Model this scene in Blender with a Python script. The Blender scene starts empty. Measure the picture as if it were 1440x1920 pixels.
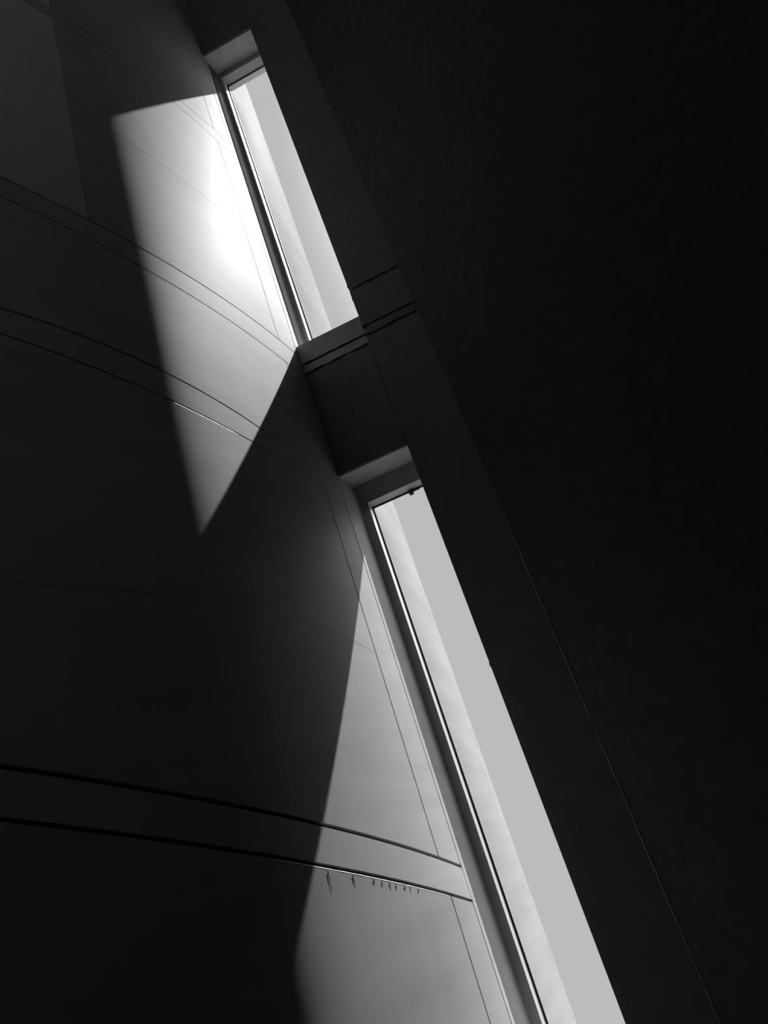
import bpy, bmesh, math, random
import numpy as np

# ------------------------------------------------------------------ camera, sky, sun, exposure
SC = bpy.context.scene
COL = SC.collection
CAM_Z = 1.6
FPX = 1442.0                                  # focal length in pixels of a 1440x1920 frame
_vx, _vy = -230 - 720, 960 + 1800             # zenith as seen from the frame centre
_L = math.hypot(_vx, _vy)
UX, UY = _vx / _L, _vy / _L
TH = math.atan(FPX / _L)
FW = np.array([0, math.cos(TH), math.sin(TH)])
UP = np.array([0, -math.sin(TH), math.cos(TH)])
RT = np.array([1.0, 0, 0])
CX = UX * UP + UY * RT
CY = UY * UP - UX * RT
from mathutils import Matrix, Vector
cam_data = bpy.data.cameras.new('camera')
cam = bpy.data.objects.new('camera', cam_data)
COL.objects.link(cam)
cam_data.sensor_fit = 'VERTICAL'
cam_data.sensor_height = 36.0
cam_data.lens = FPX / 1920 * 36.0
cam_data.clip_start = 0.05
cam_data.clip_end = 500
cam.matrix_world = Matrix(((CX[0], CY[0], -FW[0], 0), (CX[1], CY[1], -FW[1], 0),
                           (CX[2], CY[2], -FW[2], CAM_Z), (0, 0, 0, 1)))
SC.camera = cam

SC.view_settings.view_transform = 'Standard'
SC.view_settings.look = 'None'
SC.view_settings.gamma = 1.0
SC.view_settings.use_curve_mapping = False
SC.view_settings.exposure = 0.0

SKY = 0.63
SKY_GLOW = 5.0
SUN = 21.5
SUN_AZ, SUN_EL = 31.8, 51.6                   # azimuth from +Y towards +X
world = bpy.data.worlds.new('sky')
SC.world = world
world.use_nodes = True
bg = world.node_tree.nodes['Background']
bg.inputs['Color'].default_value = (1, 1, 1, 1)
bg.inputs['Strength'].default_value = SKY

# the sky is brighter in a wide patch around the sun
wn, wl = world.node_tree.nodes, world.node_tree.links
_a, _e = math.radians(SUN_AZ + 12), math.radians(SUN_EL - 14)
tc = wn.new('ShaderNodeTexCoord')
dp = wn.new('ShaderNodeVectorMath'); dp.operation = 'DOT_PRODUCT'
dp.inputs[1].default_value = (math.sin(_a) * math.cos(_e), math.cos(_a) * math.cos(_e), math.sin(_e))
mr = wn.new('ShaderNodeMapRange'); mr.interpolation_type = 'SMOOTHSTEP'
mr.inputs['From Min'].default_value = 0.84; mr.inputs['From Max'].default_value = 1.0
mr.inputs['To Min'].default_value = SKY; mr.inputs['To Max'].default_value = SKY + SKY_GLOW
wl.new(tc.outputs['Generated'], dp.inputs[0]); wl.new(dp.outputs['Value'], mr.inputs['Value'])
wl.new(mr.outputs['Result'], bg.inputs['Strength'])

sd = bpy.data.lights.new('sun', 'SUN')
sd.energy = SUN
sd.angle = math.radians(0.55)
so = bpy.data.objects.new('sun', sd)
COL.objects.link(so)
a, e = math.radians(SUN_AZ), math.radians(SUN_EL)
sdir = Vector((math.sin(a) * math.cos(e), math.cos(a) * math.cos(e), math.sin(e)))
so.rotation_euler = sdir.to_track_quat('Z', 'Y').to_euler()
so.location = sdir * 40

SC.cycles.max_bounces = 12
SC.cycles.diffuse_bounces = 6
SC.cycles.transparent_max_bounces = 16
SC.cycles.sample_clamp_indirect = 4.0

# ------------------------------------------------------------------ plan of the place
R = 8.0                                       # radius of the round concrete tower
CEN = np.array([-7.86402, 8.08675])           # its centre; the eye stands at x = y = 0
A0 = -18.3                                    # angle where the slit-window wall meets it
A0r = math.radians(A0)
P0 = CEN + R * np.array([math.cos(A0r), math.sin(A0r)])
WAZ = math.radians(101.2)
DU = np.array([math.sin(WAZ), math.cos(WAZ)])                           # along the window wall
DN = np.array([math.sin(WAZ - math.pi / 2), math.cos(WAZ - math.pi / 2)])  # outward through it
SLIT = 0.64
WIDTH = 1.145
HEAD1, SILL1, HEAD2, SILL2 = 9.235, 4.64, 3.215, -1.35                  # above the eye
TOP, FLOOR = 13.0, -CAM_Z


def Z(h):
    return h + CAM_Z


# plan of the tower: a circle that bends harder at one place and is flatter towards the windows;
# given as the heading of the wall face (right column) for bearings from the eye (left column)
BEAR = [-60, -40, -32, -26, -20, -17.8, -16.2, -15.1, -13.8, -11.5, -8, -5.4, -2.7]
HEAD = [52, 44, 40.7, 38.0, 35.5, 34.3, 33.2, 31.8, 29.2, 26.6, 23.9, 21.6, 18.6]
_al = np.arange(-60.0, -2.69, 0.05)
_tau = np.interp(_al, BEAR, HEAD)
_ker = np.ones(25) / 25
_tau = np.convolve(np.pad(_tau, 12, mode='edge'), _ker, mode='valid')
_dl = 1 / np.tan(np.radians(_tau - _al)) * math.radians(0.05)
_lr = np.cumsum(_dl); _lr -= _lr[-1]


def _circle_r(al):
    D = np.hypot(*CEN); b = np.radians(al) - math.atan2(CEN[0], CEN[1])
    return D * np.cos(b) - np.sqrt(R * R - (D * np.sin(b)) ** 2)


_r0 = _circle_r(np.array([_al[-1]]))[0]


def K(ang):
    """distance of the wall from the eye relative to the plain circle"""
    if ang > A0: return 1.0
    r = math.radians(max(ang, -52.0))
    x, y = CEN[0] + R * math.cos(r), CEN[1] + R * math.sin(r)
    al = math.degrees(math.atan2(x, y))
    if al > _al[-1]: return 1.0
    rn = _r0 * math.exp(float(np.interp(al, _al, _lr)))
    return rn / math.hypot(x, y)


def drum(ang, h, off=0.0):
    r = math.radians(ang); k = K(ang) if -100 < ang < 70 else 1.0
    if ang < -52: k = 1 + (k - 1) * max(0.0, (ang + 100) / 48)
    return ((CEN[0] + R * math.cos(r)) * k + off * math.cos(r), (CEN[1] + R * math.sin(r)) * k + off * math.sin(r), Z(h))


def wp(u, d, h):
    q = P0 + u * DU + d * DN
    return (q[0], q[1], Z(h))


# ------------------------------------------------------------------ materials
def new_mat(name):
    m = bpy.data.materials.new(name)
    m.use_nodes = True
    return m, m.node_tree, m.node_tree.nodes['Principled BSDF']


def plain(name, v, rough=0.7, spec=0.3, bump=0.0, scale=40.0, var=0.12):
    m, nt, b = new_mat(name)
    n = nt.nodes.new('ShaderNodeTexNoise'); n.inputs['Scale'].default_value = scale
    n.inputs['Detail'].default_value = 6
    co = nt.nodes.new('ShaderNodeTexCoord'); nt.links.new(co.outputs['Object'], n.inputs['Vector'])
    r = nt.nodes.new('ShaderNodeMapRange')
    r.inputs['To Min'].default_value = v * (1 - var); r.inputs['To Max'].default_value = v * (1 + var)
    r.inputs['From Min'].default_value = 0.3; r.inputs['From Max'].default_value = 0.7
    nt.links.new(n.outputs['Fac'], r.inputs['Value'])
    nt.links.new(r.outputs['Result'], b.inputs['Base Color'])
    b.inputs['Roughness'].default_value = rough
    b.inputs['Specular IOR Level'].default_value = spec
    if bump:
        bu = nt.nodes.new('ShaderNodeBump'); bu.inputs['Strength'].default_value = bump
        bu.inputs['Distance'].default_value = 0.01
        nt.links.new(n.outputs['Fac'], bu.inputs['Height']); nt.links.new(bu.outputs['Normal'], b.inputs['Normal'])
    return m


def concrete_panel_mat(name, sheen):
    """pale smooth concrete; UV = metres along the wall and up, attribute tone = one value a panel"""
    m, nt, b = new_mat(name)
    N, Lk = nt.nodes, nt.links
    uv = N.new('ShaderNodeUVMap'); uv.uv_map = 'UVMap'

    def noise(sx, sy, detail, rough=0.5, dist=0.0):
        mp = N.new('ShaderNodeMapping'); mp.inputs['Scale'].default_value = (sx, sy, 1)
        Lk.new(uv.outputs['UV'], mp.inputs['Vector'])
        n = N.new('ShaderNodeTexNoise'); n.inputs['Scale'].default_value = 1.0
        n.inputs['Detail'].default_value = detail; n.inputs['Roughness'].default_value = rough
        n.inputs['Distortion'].default_value = dist
        Lk.new(mp.outputs['Vector'], n.inputs['Vector'])
        return n.outputs['Fac']

    def madd(x, mul, add):
        k = N.new('ShaderNodeMath'); k.operation = 'MULTIPLY_ADD'
        Lk.new(x, k.inputs[0]); k.inputs[1].default_value = mul
        if isinstance(add, float): k.inputs[2].default_value = add
        else: Lk.new(add, k.inputs[2])
        return k.outputs[0]

    cloud = noise(0.8, 0.9, 5, 0.55, 0.6)
    streak = noise(0.45, 6.0, 4, 0.6, 0.3)
    drips = noise(9.0, 0.5, 4, 0.6, 0.2)
    fine = noise(14, 18, 6, 0.6)
    v = madd(cloud, 0.34, -0.17 + 0.0)
    v = madd(streak, 0.32, v)
    v = madd(drips, 0.10, v)
    v = madd(fine, 0.08, v)
    v = madd(v, 1.0, 1.0 - 0.25)
    at = N.new('ShaderNodeAttribute'); at.attribute_name = 'tone'
    mul = N.new('ShaderNodeMath'); mul.operation = 'MULTIPLY'
    Lk.new(v, mul.inputs[0]); Lk.new(at.outputs['Fac'], mul.inputs[1])
    mc = N.new('ShaderNodeMath'); mc.operation = 'MULTIPLY'; mc.use_clamp = True
    Lk.new(mul.outputs[0], mc.inputs[0]); mc.inputs[1].default_value = 0.46
    Lk.new(mc.outputs[0], b.inputs['Base Color'])
    b.inputs['Roughness'].default_value = 0.8
    b.inputs['Specular IOR Level'].default_value = 0.0
    # a thin sealer sheen over the matt concrete
    out = N['Material Output']; prev = b.outputs[0]; gls = []
    for rough, amount in ((0.38, 0.006), (0.62, 0.065)):
        gl = N.new('ShaderNodeBsdfGlossy'); gl.inputs['Roughness'].default_value = rough
        mx = N.new('ShaderNodeMixShader'); mx.inputs[0].default_value = amount * sheen
        Lk.new(prev, mx.inputs[1]); Lk.new(gl.outputs[0], mx.inputs[2])
        prev = mx.outputs[0]; gls.append(gl)
    Lk.new(prev, out.inputs['Surface'])
    bu = N.new('ShaderNodeBump'); bu.inputs['Strength'].default_value = 0.10
    bu.inputs['Distance'].default_value = 0.0008
    Lk.new(madd(streak, 1.0, madd(fine, 0.3, 0.0)), bu.inputs['Height'])
    Lk.new(bu.outputs['Normal'], b.inputs['Normal'])
    for gl in gls: Lk.new(bu.outputs['Normal'], gl.inputs['Normal'])
    return m


M_PANEL = concrete_panel_mat('pale_smooth_concrete', 1.0)
M_PANEL_OUT = concrete_panel_mat('dimmed_outdoor_concrete', 0.08)  # same concrete outdoors, sheen cut to hold down its sunlit brightness
M_GAP = plain('dark_joint_filler', 0.015, 0.9, 0.1)
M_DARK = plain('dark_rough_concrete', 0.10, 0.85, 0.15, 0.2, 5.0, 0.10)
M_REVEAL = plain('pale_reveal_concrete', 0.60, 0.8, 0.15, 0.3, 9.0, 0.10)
M_LEDGE = plain('mid_grey_concrete', 0.25, 0.8, 0.15, 0.2, 6.0, 0.10)
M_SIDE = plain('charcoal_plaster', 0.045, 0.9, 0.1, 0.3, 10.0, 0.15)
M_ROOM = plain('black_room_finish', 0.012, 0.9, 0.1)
M_BACK = plain('pale_bounce_coat', 0.70, 0.9, 0.1, 0.2, 3.0, 0.08)  # pale top of the unseen back wall, added to bounce light
M_FRAME = plain('grey_painted_metal', 0.42, 0.45, 0.4, 0.0, 6.0, 0.06)
M_STRIP = plain('dark_grey_matt', 0.10, 1.0, 0.0, 0.0, 5.0, 0.08)
M_GASKET = plain('black_rubber', 0.02, 0.7, 0.2)
M_LIT_EDGE = plain('pale_lit_edge', 0.50, 0.6, 0.3, 0.4, 60.0, 0.15)  # pale tone painted in for joint edges that catch the sun
M_STREAK = plain('dark_streak_grey', 0.10, 0.8, 0.2)
M_LATCH = plain('black_latch_metal', 0.03, 0.5, 0.4)


def glass_mat():
    m = bpy.data.materials.new('clear_window_glass'); m.use_nodes = True
    nt = m.node_tree; nt.nodes.clear()
    o = nt.nodes.new('ShaderNodeOutputMaterial'); mx = nt.nodes.new('ShaderNodeMixShader')
    t = nt.nodes.new('ShaderNodeBsdfTransparent'); g = nt.nodes.new('ShaderNodeBsdfGlossy')
    lw = nt.nodes.new('ShaderNodeLayerWeight'); lw.inputs['Blend'].default_value = 0.5
    pw = nt.nodes.new('ShaderNodeMath'); pw.operation = 'POWER'; pw.inputs[1].default_value = 5
    f = nt.nodes.new('ShaderNodeMath'); f.operation = 'MULTIPLY_ADD'
    f.inputs[1].default_value = 0.5; f.inputs[2].default_value = 0.03
    nt.links.new(lw.outputs['Facing'], pw.inputs[0]); nt.links.new(pw.outputs[0], f.inputs[0])
    t.inputs['Color'].default_value = (0.92, 0.92, 0.92, 1)
    g.inputs['Roughness'].default_value = 0.02
    nt.links.new(f.outputs[0], mx.inputs[0]); nt.links.new(t.outputs[0], mx.inputs[1])
    nt.links.new(g.outputs[0], mx.inputs[2]); nt.links.new(mx.outputs[0], o.inputs['Surface'])
    return m


M_GLASS = glass_mat()


# ------------------------------------------------------------------ helpers
def obj(name, bm, mat, parent=None, smooth=False):
    bmesh.ops.recalc_face_normals(bm, faces=bm.faces)
    me = bpy.data.meshes.new(name)
    bm.to_mesh(me); bm.free()
    o = bpy.data.objects.new(name, me)
    COL.objects.link(o)
    for mm in (mat if isinstance(mat, (list, tuple)) else [mat]):
        me.materials.append(mm)
    if smooth:
        for p in me.polygons: p.use_smooth = True
    if parent: o.parent = parent
    return o


def tag(o, label, cat, kind='structure', group=None):
    o['label'] = label; o['category'] = cat
    if kind: o['kind'] = kind
    if group: o['group'] = group
    return o


def wbox(bm, u0, u1, d0, d1, h0, h1, mi=0):
    """box in the window wall's own frame: along, outward, up"""
    v = [bm.verts.new(wp(u, d, h)) for h in (h0, h1) for d in (d0, d1) for u in (u0, u1)]
    for q in ((0, 1, 3, 2), (4, 6, 7, 5), (0, 4, 5, 1), (1, 5, 7, 3), (3, 7, 6, 2), (2, 6, 4, 0)):
        f = bm.faces.new([v[i] for i in q]); f.material_index = mi


def prism(bm, poly, z0, z1):
    lo = [bm.verts.new((x, y, z0)) for x, y in poly]
    hi = [bm.verts.new((x, y, z1)) for x, y in poly]
    n = len(poly)
    bm.faces.new(lo[::-1]); bm.faces.new(hi)
    for i in range(n):
        bm.faces.new((lo[i], lo[(i + 1) % n], hi[(i + 1) % n], hi[i]))


def wall_slab(p, q, thick, z0, z1):
    """slab from p to q, thickness to the right-hand side"""
    p = np.array(p, float); q = np.array(q, float)
    t = (q - p) / np.linalg.norm(q - p); n = np.array([t[1], -t[0]]) * thick
    bm = bmesh.new(); prism(bm, [tuple(p), tuple(q), tuple(q + n), tuple(p + n)], z0, z1)
    return bm


def interp_joint(pts):
    a = np.array([p[0] for p in pts]); h = np.array([p[1] for p in pts])
    c = np.polyfit((a + 28) / 10, h, min(2, len(pts) - 1))
    lo, hi = a.min() - 1, a.max() + 1

    def fn(x):
        def ev(y): return float(np.polyval(c, (y + 28) / 10))
        k = K(x)
        if x < lo: return ev(lo) * k
        if x > hi: return ev(hi) * k
        return ev(x) * k
    return fn


# ------------------------------------------------------------------ the round tower wall (left)
JA1 = interp_joint([(-35.5, 7.17), (-27.7, 7.28), (-23.7, 7.36), (-21.05, 7.44), (-19, 7.52)])
JA2 = interp_joint([(-35.5, 7.02), (-27.7, 7.14), (-24.0, 7.21), (-21.18, 7.24), (-19.2, 7.28)])
JM1 = interp_joint([(-31.3, 5.90), (-27.5, 5.89), (-23.4, 5.89)])
JB1 = interp_joint([(-38.5, 4.63), (-34.5, 4.62), (-30.2, 4.60), (-25.8, 4.50), (-20.7, 4.52), (-18.7, 4.54)])
JB2 = interp_joint([(-38.6, 4.44), (-34.9, 4.43), (-32.1, 4.38), (-27, 4.29), (-20.7, 4.28), (-19.8, 4.26)])
JC1 = interp_joint([(-39, 3.48), (-36.9, 3.47), (-31.9, 3.40), (-29.4, 3.36), (-25.9, 3.26)])
JC2 = interp_joint([(-39.1, 3.28), (-37.1, 3.24), (-31.85, 3.21), (-29.8, 3.15), (-27.35, 3.07), (-24, 3.0), (-20.6, 2.97), (-19, 2.94)])
JM2 = interp_joint([(-25.5, 1.72), (-23.6, 1.66), (-20.6, 1.57)])
JD1 = interp_joint([(-45, 1.12), (-31.8, 0.61), (-28.7, 0.50), (-25.6, 0.38), (-20.3, 0.18), (-18.3, 0.11)])
JD2 = interp_joint([(-45, 0.92), (-30.0, 0.34), (-26.3, 0.19), (-22.7, 0.05), (-18.2, -0.10)])
TOPJ = lambda x: TOP
BOTJ = lambda x: FLOOR
RIM = 0.03


def smooth_steps(a0, a1):
    n = max(1, int(math.ceil((a1 - a0) / 0.5)))
    return [a0 + (a1 - a0) * i / n for i in range(n + 1)]


def panel(bm, uvl, tone_l, a0, a1, hi, lo, gt, gb, gs, tone, n_h=10, mi=0):
    """one curved panel between joint curves; gt/gb/gs = half joint widths above, below, beside (m)"""
    da = math.degrees(gs / R)
    A = smooth_steps(a0 + da, a1 - da)
    grid = []
    for x in A:
        t, b_ = hi(x) - gt, lo(x) + gb
        grid.append([bm.verts.new(drum(x, b_ + (t - b_) * j / n_h)) for j in range(n_h + 1)])
    faces = []

    def setuv(f, flat=False):
        for lp in f.loops:
            c = lp.vert.co
            an = math.atan2(c.y - CEN[1], c.x - CEN[0])
            lp[uvl].uv = (an * R, c.z)
            lp[tone_l] = (tone, tone, tone, 1)
    for i in range(len(A) - 1):
        for j in range(n_h):
            f = bm.faces.new((grid[i][j], grid[i + 1][j], grid[i + 1][j + 1], grid[i][j + 1]))
            f.smooth = True; setuv(f); f.material_index = mi
    # rims going back into the wall, own vertices so the edge stays crisp
    loop = [grid[i][0] for i in range(len(A))] + [grid[-1][j] for j in range(1, n_h + 1)] + \
           [grid[i][n_h] for i in range(len(A) - 2, -1, -1)] + [grid[0][j] for j in range(n_h - 1, 0, -1)]
    front = [bm.verts.new(v.co) for v in loop]
    back = []
    for v in loop:
        d = Vector((v.co.x - CEN[0], v.co.y - CEN[1], 0)).normalized()
        back.append(bm.verts.new(v.co - d * RIM))
    n = len(loop)
    for i in range(n):
        f = bm.faces.new((front[i], front[(i + 1) % n], back[(i + 1) % n], back[i])); setuv(f)


def build_tower():
    bm = bmesh.new()
    uvl = bm.loops.layers.uv.new('UVMap')
    tl = bm.loops.layers.float_color.new('tone')
    VJ, CJ = -20.65, -18.45
    rnd = random.Random(4)
    th = 0.005
    rows = [(TOPJ, JA1, 0, .004, 1.0), (JA1, JA2, .004, .004, 1.0), (JA2, JB1, .004, .006, 1.0),
            (JB1, JB2, .006, .005, 1.0), (JB2, JC1, .005, .007, 1.0), (JC1, JC2, .007, .006, 1.0),
            (JC2, JD1, .006, .011, 1.0), (JD1, JD2, .011, .010, 1.0), (JD2, BOTJ, .010, 0, .85)]
    bands = {1, 3, 5, 7}
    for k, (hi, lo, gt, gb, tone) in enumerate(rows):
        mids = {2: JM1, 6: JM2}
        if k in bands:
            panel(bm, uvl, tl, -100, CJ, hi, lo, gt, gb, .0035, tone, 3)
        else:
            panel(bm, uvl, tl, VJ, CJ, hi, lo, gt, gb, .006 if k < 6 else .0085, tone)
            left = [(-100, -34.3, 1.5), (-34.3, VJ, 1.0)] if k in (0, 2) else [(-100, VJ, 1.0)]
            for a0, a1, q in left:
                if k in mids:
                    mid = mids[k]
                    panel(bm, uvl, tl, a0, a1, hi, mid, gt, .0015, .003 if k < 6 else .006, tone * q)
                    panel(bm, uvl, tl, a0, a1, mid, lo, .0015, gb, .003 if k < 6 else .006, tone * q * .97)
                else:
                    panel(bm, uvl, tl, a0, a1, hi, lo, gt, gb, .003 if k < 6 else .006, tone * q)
    # from the corner joint on the wall runs outdoors without cross joints
    panel(bm, uvl, tl, CJ, -15.6, TOPJ, lambda x: FLOOR - 6, 0, 0, .005, 1.0, 30)
    panel(bm, uvl, tl, -15.6, 60, TOPJ, lambda x: FLOOR - 6, 0, 0, .001, .53, 30, 2)  # tone lowered to dim the sunlit outdoor stretch
    # joint bed behind the panels (full drum)
    n = 720
    lo_ = [bm.verts.new(drum(-180 + i * 360 / n, FLOOR, -RIM + .002)) for i in range(n)]
    hi_ = [bm.verts.new(drum(-180 + i * 360 / n, TOP, -RIM + .002)) for i in range(n)]
    for i in range(n):
        f = bm.faces.new((lo_[i], lo_[(i + 1) % n], hi_[(i + 1) % n], hi_[i])); f.material_index = 1; f.smooth = True
    for ring in (lo_[::-1], hi_):
        f = bm.faces.new(ring); f.material_index = 1
    me = bpy.data.meshes.new('wall_left')
    bm.to_mesh(me); bm.free()
    o = bpy.data.objects.new('wall_left', me); COL.objects.link(o)
    me.materials.append(M_PANEL); me.materials.append(M_GAP); me.materials.append(M_PANEL_OUT)
    tag(o, 'pale curved concrete wall with thin panel joints, raked by sunlight', 'wall')
    return o


tower = build_tower()

# pale beads painted in for sunlit joint edges; dark streaks under the lowest band
rnd = random.Random(11)


def bead(name, joint, off_h, a0, a1, r, mat, wob, parent):
    bm = bmesh.new(); rings = []
    n = int((a1 - a0) / 0.12)
    for i in range(n + 1):
        x = a0 + (a1 - a0) * i / n
        rr = r * (1 + wob * math.sin(x * 7.3) * .5 + wob * rnd.uniform(-.5, .5))
        if i in (0, n): rr *= .2
        ring = []
        for k in range(6):
            t = k * math.pi / 3
            ring.append(bm.verts.new(drum(x, joint(x) + off_h + rr * math.sin(t) - (rr - r) * .5, rr * .07 * math.cos(t))))
        rings.append(ring)
    for i in range(n):
        for k in range(6):
            bm.faces.new((rings[i][k], rings[i + 1][k], rings[i + 1][(k + 1) % 6], rings[i][(k + 1) % 6]))
    bm.faces.new(rings[0]); bm.faces.new(rings[-1][::-1])
    return obj(name, bm, mat, parent, True)


b1 = bead('lit_edge_bead', JD2, -.0145, -31.5, -20.9, .003, M_LIT_EDGE, .5, tower)
b1['label'] = 'pale line painted in for the sunlit edge of the lowest joint'
b2 = bead('lit_edge_bead', JC2, -.009, -31.5, -27.6, .0016, M_LIT_EDGE, .4, tower)
b2['label'] = 'pale line painted in for the sunlit edge under the middle joint band'


def dark_streak(ang, h, length, w):
    bm = bmesh.new(); n = 6; L_, R_ = [], []
    for i in range(n + 1):
        t = i / n
        ww = w * (1 - t * .75) * rnd.uniform(.7, 1.2)
        sh = math.degrees(rnd.uniform(-.15, .15) * w / R)
        da = math.degrees(ww / 2 / R)
        L_.append(bm.verts.new(drum(ang - da + sh, h - length * t, .0012)))
        R_.append(bm.verts.new(drum(ang + da + sh, h - length * t, .0012)))
    for i in range(n):
        bm.faces.new((L_[i], R_[i], R_[i + 1], L_[i + 1]))
    r = bmesh.ops.solidify(bm, geom=bm.faces[:], thickness=.0009)
    o = obj('dark_streak', bm, M_STREAK, tower)
    return o


for ang, ln, w in [(-28.95, .095, .012), (-27.6, .05, .014), (-26.4, .022, .02), (-25.9, .028, .012),
                   (-25.4, .034, .012), (-25.0, .026, .016), (-24.4, .02, .02), (-24.0, .026, .01), (-23.4, .015, .02)]:
    dark_streak(ang, JD2(ang) - .022, ln, w)

# ------------------------------------------------------------------ the dark window wall
def chip_edge(u, amp, seed):
    return u


bm = bmesh.new()
TH_W = 0.57
EXT = 2.6                                      # runs on behind the side wall
U_L = -0.5                                     # buried in the tower


def wpanel(u0, u1, h0, h1, d0=0.0, d1=.03):
    wbox(bm, u0, u1, d0, d1, h0, h1)


# core (set back by the joint depth), with the rebate that hides the window frame on the right
def core(u0, u1, h0, h1, d0=.03, d1=TH_W, mi=1):
    wbox(bm, u0, u1, d0, d1, h0, h1, mi)


RB = 0.14
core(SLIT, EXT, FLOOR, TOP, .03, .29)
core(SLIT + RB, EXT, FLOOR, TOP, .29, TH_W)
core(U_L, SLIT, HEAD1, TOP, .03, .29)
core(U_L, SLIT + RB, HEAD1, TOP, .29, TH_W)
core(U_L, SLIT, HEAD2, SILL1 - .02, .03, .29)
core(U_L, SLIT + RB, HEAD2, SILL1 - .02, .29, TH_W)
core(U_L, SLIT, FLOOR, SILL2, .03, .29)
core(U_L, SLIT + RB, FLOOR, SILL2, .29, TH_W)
# face slabs with open joints
G = .014


def rough_slab(u0, u1, h0, h1, jt=0.0, jb=0.0, mi=0):
    """a face slab whose top and bottom edges are a little ragged"""
    n = 24
    rows = []
    for d in (0.0, .032):
        for top in (0, 1):
            r_ = []
            for i in range(n + 1):
                u = u0 + (u1 - u0) * i / n
                j = (jt if top else jb) * rnd.uniform(-1, 1) if 0 < i < n else 0
                r_.append(bm.verts.new(wp(u, d, (h1 if top else h0) + j)))
            rows.append(r_)
    fb, ft, bb, bt = rows
    for i in range(n):
        bm.faces.new((fb[i], fb[i + 1], ft[i + 1], ft[i])).material_index = mi
        bm.faces.new((bb[i], bt[i], bt[i + 1], bb[i + 1]))
        bm.faces.new((ft[i], ft[i + 1], bt[i + 1], bt[i]))
        bm.faces.new((fb[i], bb[i], bb[i + 1], fb[i + 1]))
    bm.faces.new((fb[0], ft[0], bt[0], bb[0])); bm.faces.new((fb[-1], bb[-1], bt[-1], ft[-1]))


U_A = SLIT
U_B = EXT
rough_slab(U_L, SLIT - .002, HEAD1, TOP)
rough_slab(SLIT, U_B, 4.96 + G, TOP, 0, .004)
rough_slab(SLIT, U_B, 4.52, 4.96 - G, .004, .004)
rough_slab(U_L, SLIT, 4.42 + .012, SILL1, 0, .006, 2)
rough_slab(U_L, SLIT, 4.31 + .014, 4.42 - .014, .006, .006, 2)
rough_slab(SLIT, U_B, 4.42, 4.50 - .012, .007, .007)
rough_slab(U_L, SLIT - .006, HEAD2, 4.31 - .016, .008, 0)
rough_slab(SLIT, U_B, FLOOR, 4.40 - .012, .004, 0)
rough_slab(U_L, SLIT, FLOOR, SILL2)
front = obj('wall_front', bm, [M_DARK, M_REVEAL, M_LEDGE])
tag(front, 'dark concrete wall strip holding the two slit windows one above the other', 'wall')

# chips out of the right reveal edge: small mortar nibs
for k, (h, s) in enumerate([(5.02, .012), (4.86, .010), (6.9, .006), (1.28, .013)]):
    bmn = bmesh.new()
    bmesh.ops.create_icosphere(bmn, subdivisions=2, radius=s)
    for v in bmn.verts:
        v.co = Vector((v.co.x * .6, v.co.y * .8, v.co.z * 1.6)) * rnd.uniform(.8, 1.15)
    c = Vector(wp(SLIT, .015, h))
    bmesh.ops.translate(bmn, verts=bmn.verts, vec=c)
    obj('mortar_nib', bmn, M_DARK, front)


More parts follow.
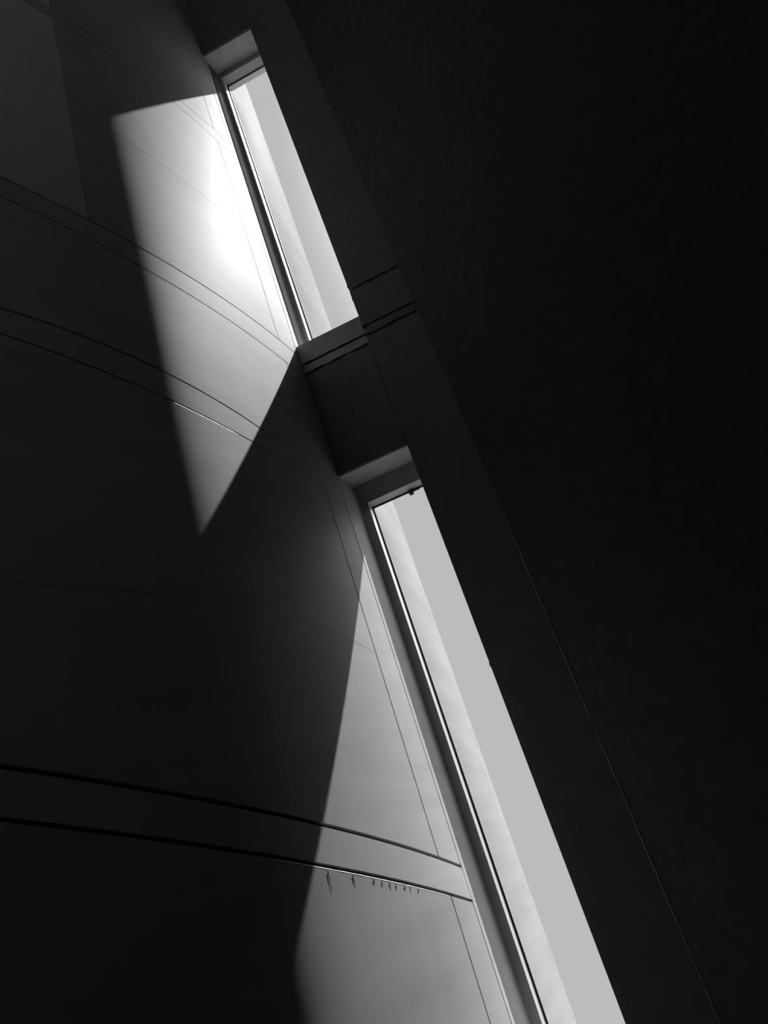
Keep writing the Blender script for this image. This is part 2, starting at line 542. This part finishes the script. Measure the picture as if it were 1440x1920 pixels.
# ------------------------------------------------------------------ the slit windows
def slit_window(name, head, sill, lu, hd, label, latch=False):
    root = bpy.data.objects.new(name, None); COL.objects.link(root)
    root.location = wp(SLIT / 2, .36, sill)
    tag(root, label, 'window')
    inv = Matrix.Translation(-Vector(root.location))
    top_f, top_o = head - hd, head
    u_r = SLIT + .03                            # the right member sits in the rebate
    f = bmesh.new()
    wbox(f, -.04, lu, .30, .43, sill, head)                       # left stile
    wbox(f, lu, u_r + .10, .30, .43, top_f, head)                 # head rail
    wbox(f, u_r, u_r + .10, .30, .43, sill + .05, top_f)          # right stile in its rebate
    wbox(f, lu, u_r + .10, .30, .43, sill, sill + .05)            # bottom rail
    bmesh.ops.transform(f, matrix=inv, verts=f.verts)
    fr = obj('frame', f, M_FRAME, root)
    c = bmesh.new()                            # thin dark strip on the tower side, upper window only
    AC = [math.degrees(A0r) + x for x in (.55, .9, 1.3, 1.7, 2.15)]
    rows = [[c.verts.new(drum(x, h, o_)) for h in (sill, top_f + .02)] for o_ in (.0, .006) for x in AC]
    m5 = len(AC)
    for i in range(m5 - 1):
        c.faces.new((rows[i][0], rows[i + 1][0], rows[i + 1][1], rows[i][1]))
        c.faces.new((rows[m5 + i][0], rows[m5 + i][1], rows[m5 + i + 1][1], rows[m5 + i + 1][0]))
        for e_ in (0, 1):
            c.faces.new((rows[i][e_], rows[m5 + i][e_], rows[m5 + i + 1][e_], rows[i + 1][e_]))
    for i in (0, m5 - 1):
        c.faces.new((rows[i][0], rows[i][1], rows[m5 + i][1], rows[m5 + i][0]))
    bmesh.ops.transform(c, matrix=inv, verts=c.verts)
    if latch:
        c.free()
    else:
        cs = obj('side_strip', c, M_STRIP, root); cs['label'] = 'dark grey strip along the side of the opening'
    g = bmesh.new()
    t = .012
    wbox(g, lu, lu + t, .418, .43, sill + .05, top_f)
    wbox(g, lu + t, u_r, .418, .43, top_f - t, top_f)
    wbox(g, u_r - t, u_r, .418, .43, sill + .05, top_f - t)
    wbox(g, lu + t, u_r - t, .418, .43, sill + .05, sill + .05 + t)
    bmesh.ops.transform(g, matrix=inv, verts=g.verts)
    obj('gasket', g, M_GASKET, root)
    p = bmesh.new()
    wbox(p, lu - .01, u_r + .02, .431, .437, sill + .04, top_f + .01)
    bmesh.ops.transform(p, matrix=inv, verts=p.verts)
    obj('glass_pane', p, M_GLASS, root)
    if latch:
        l_ = bmesh.new()
        wbox(l_, .455, .495, .395, .425, top_f - .045, top_f - .006)
        wbox(l_, .475, .555, .41, .425, top_f - .022, top_f - .004)
        bmesh.ops.bevel(l_, geom=l_.edges[:], offset=.004, segments=2)
        bmesh.ops.transform(l_, matrix=inv, verts=l_.verts)
        lo = obj('latch', l_, M_LATCH, root); lo['label'] = 'small black latch under the head of the frame'
    return root


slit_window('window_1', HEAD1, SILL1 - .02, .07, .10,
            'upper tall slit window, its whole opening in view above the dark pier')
slit_window('window_2', HEAD2, SILL2, .105, .19,
            'lower tall slit window with a small black latch at its head', True)

# ------------------------------------------------------------------ rest of the room
WR = P0 + WIDTH * DU
raz = math.radians(140)
rd = np.array([math.sin(raz), math.cos(raz)])
RE = WR + rd * 13.0
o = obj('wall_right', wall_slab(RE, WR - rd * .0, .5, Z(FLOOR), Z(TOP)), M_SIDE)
tag(o, 'dark plain wall filling the right side of the view', 'wall')
BACK_Y = RE[1]
XL = -13.6
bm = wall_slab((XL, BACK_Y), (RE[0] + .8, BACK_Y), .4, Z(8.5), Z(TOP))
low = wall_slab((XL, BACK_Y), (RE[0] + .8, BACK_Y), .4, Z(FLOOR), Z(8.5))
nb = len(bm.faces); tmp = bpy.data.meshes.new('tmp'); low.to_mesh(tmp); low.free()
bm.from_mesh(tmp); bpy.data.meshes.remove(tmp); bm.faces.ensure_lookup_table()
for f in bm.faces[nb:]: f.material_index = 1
o = obj('wall_back', bm, [M_BACK, M_ROOM])  # pale upper half reflects the added opening's sun, lower half kept black
tag(o, 'unseen wall behind the viewer, dark below, pale top added to bounce sunlight', 'wall')
o = obj('wall_far_left', wall_slab((XL, 4.2), (XL, BACK_Y), .4, Z(FLOOR), Z(TOP)), M_ROOM)
tag(o, 'dark wall closing the room on the far left', 'wall')
room_poly = [(XL - .4, BACK_Y - .4), (RE[0] + .8, BACK_Y - .4), (WR[0] + 1.2, WR[1] + .3),
             tuple((P0 + 1.2 * DU + TH_W * DN)), tuple((P0 + TH_W * DN - .6 * DU)),
             (CEN[0], CEN[1] - 3), (XL - .4, 5.2)]
bm = bmesh.new(); prism(bm, room_poly, Z(FLOOR) - .3, Z(FLOOR))
tag(obj('floor', bm, M_ROOM), 'dark floor of the tall room', 'floor')


def clip(poly, ax, lim, keep_below):
    out = []
    for i in range(len(poly)):
        p, q = poly[i], poly[(i + 1) % len(poly)]
        ip = (p[ax] <= lim) == keep_below; iq = (q[ax] <= lim) == keep_below
        if ip: out.append(p)
        if ip != iq:
            t = (lim - p[ax]) / (q[ax] - p[ax])
            out.append((p[0] + t * (q[0] - p[0]), p[1] + t * (q[1] - p[1])))
    return out


# unseen ceiling opening added so its sun bounces off the back wall
SX0, SX1, SY0, SY1 = -9.0, 1.0, -4.4, -3.25
bm = bmesh.new()
mid = clip(clip(room_poly, 1, SY0, False), 1, SY1, True)
for pc in (clip(room_poly, 1, SY1, False), clip(room_poly, 1, SY0, True),
           clip(mid, 0, SX0, True), clip(mid, 0, SX1, False)):
    prism(bm, pc, Z(TOP), Z(TOP) + .3)
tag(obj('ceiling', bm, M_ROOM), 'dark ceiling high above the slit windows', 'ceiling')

# pale bead painted in for the bright lower corner edge of the dark walls
bm = bmesh.new(); rings = []
for i in range(41):
    h = FLOOR + (2.3 - FLOOR) * i / 40
    r_ = .0028 * rnd.uniform(.5, 1.2) * (0.3 if i in (0, 40) else 1)
    c = WR - DN * .004 - DU * .004
    rings.append([bm.verts.new((c[0] + r_ * math.cos(k * math.pi / 3), c[1] + r_ * math.sin(k * math.pi / 3), Z(h))) for k in range(6)])
for i in range(40):
    for k in range(6):
        bm.faces.new((rings[i][k], rings[i + 1][k], rings[i + 1][(k + 1) % 6], rings[i][(k + 1) % 6]))
bm.faces.new(rings[0]); bm.faces.new(rings[-1])
tag(obj('trim_1', bm, M_FRAME), 'thin pale line painted in for the bright corner edge of the two dark walls', 'trim')
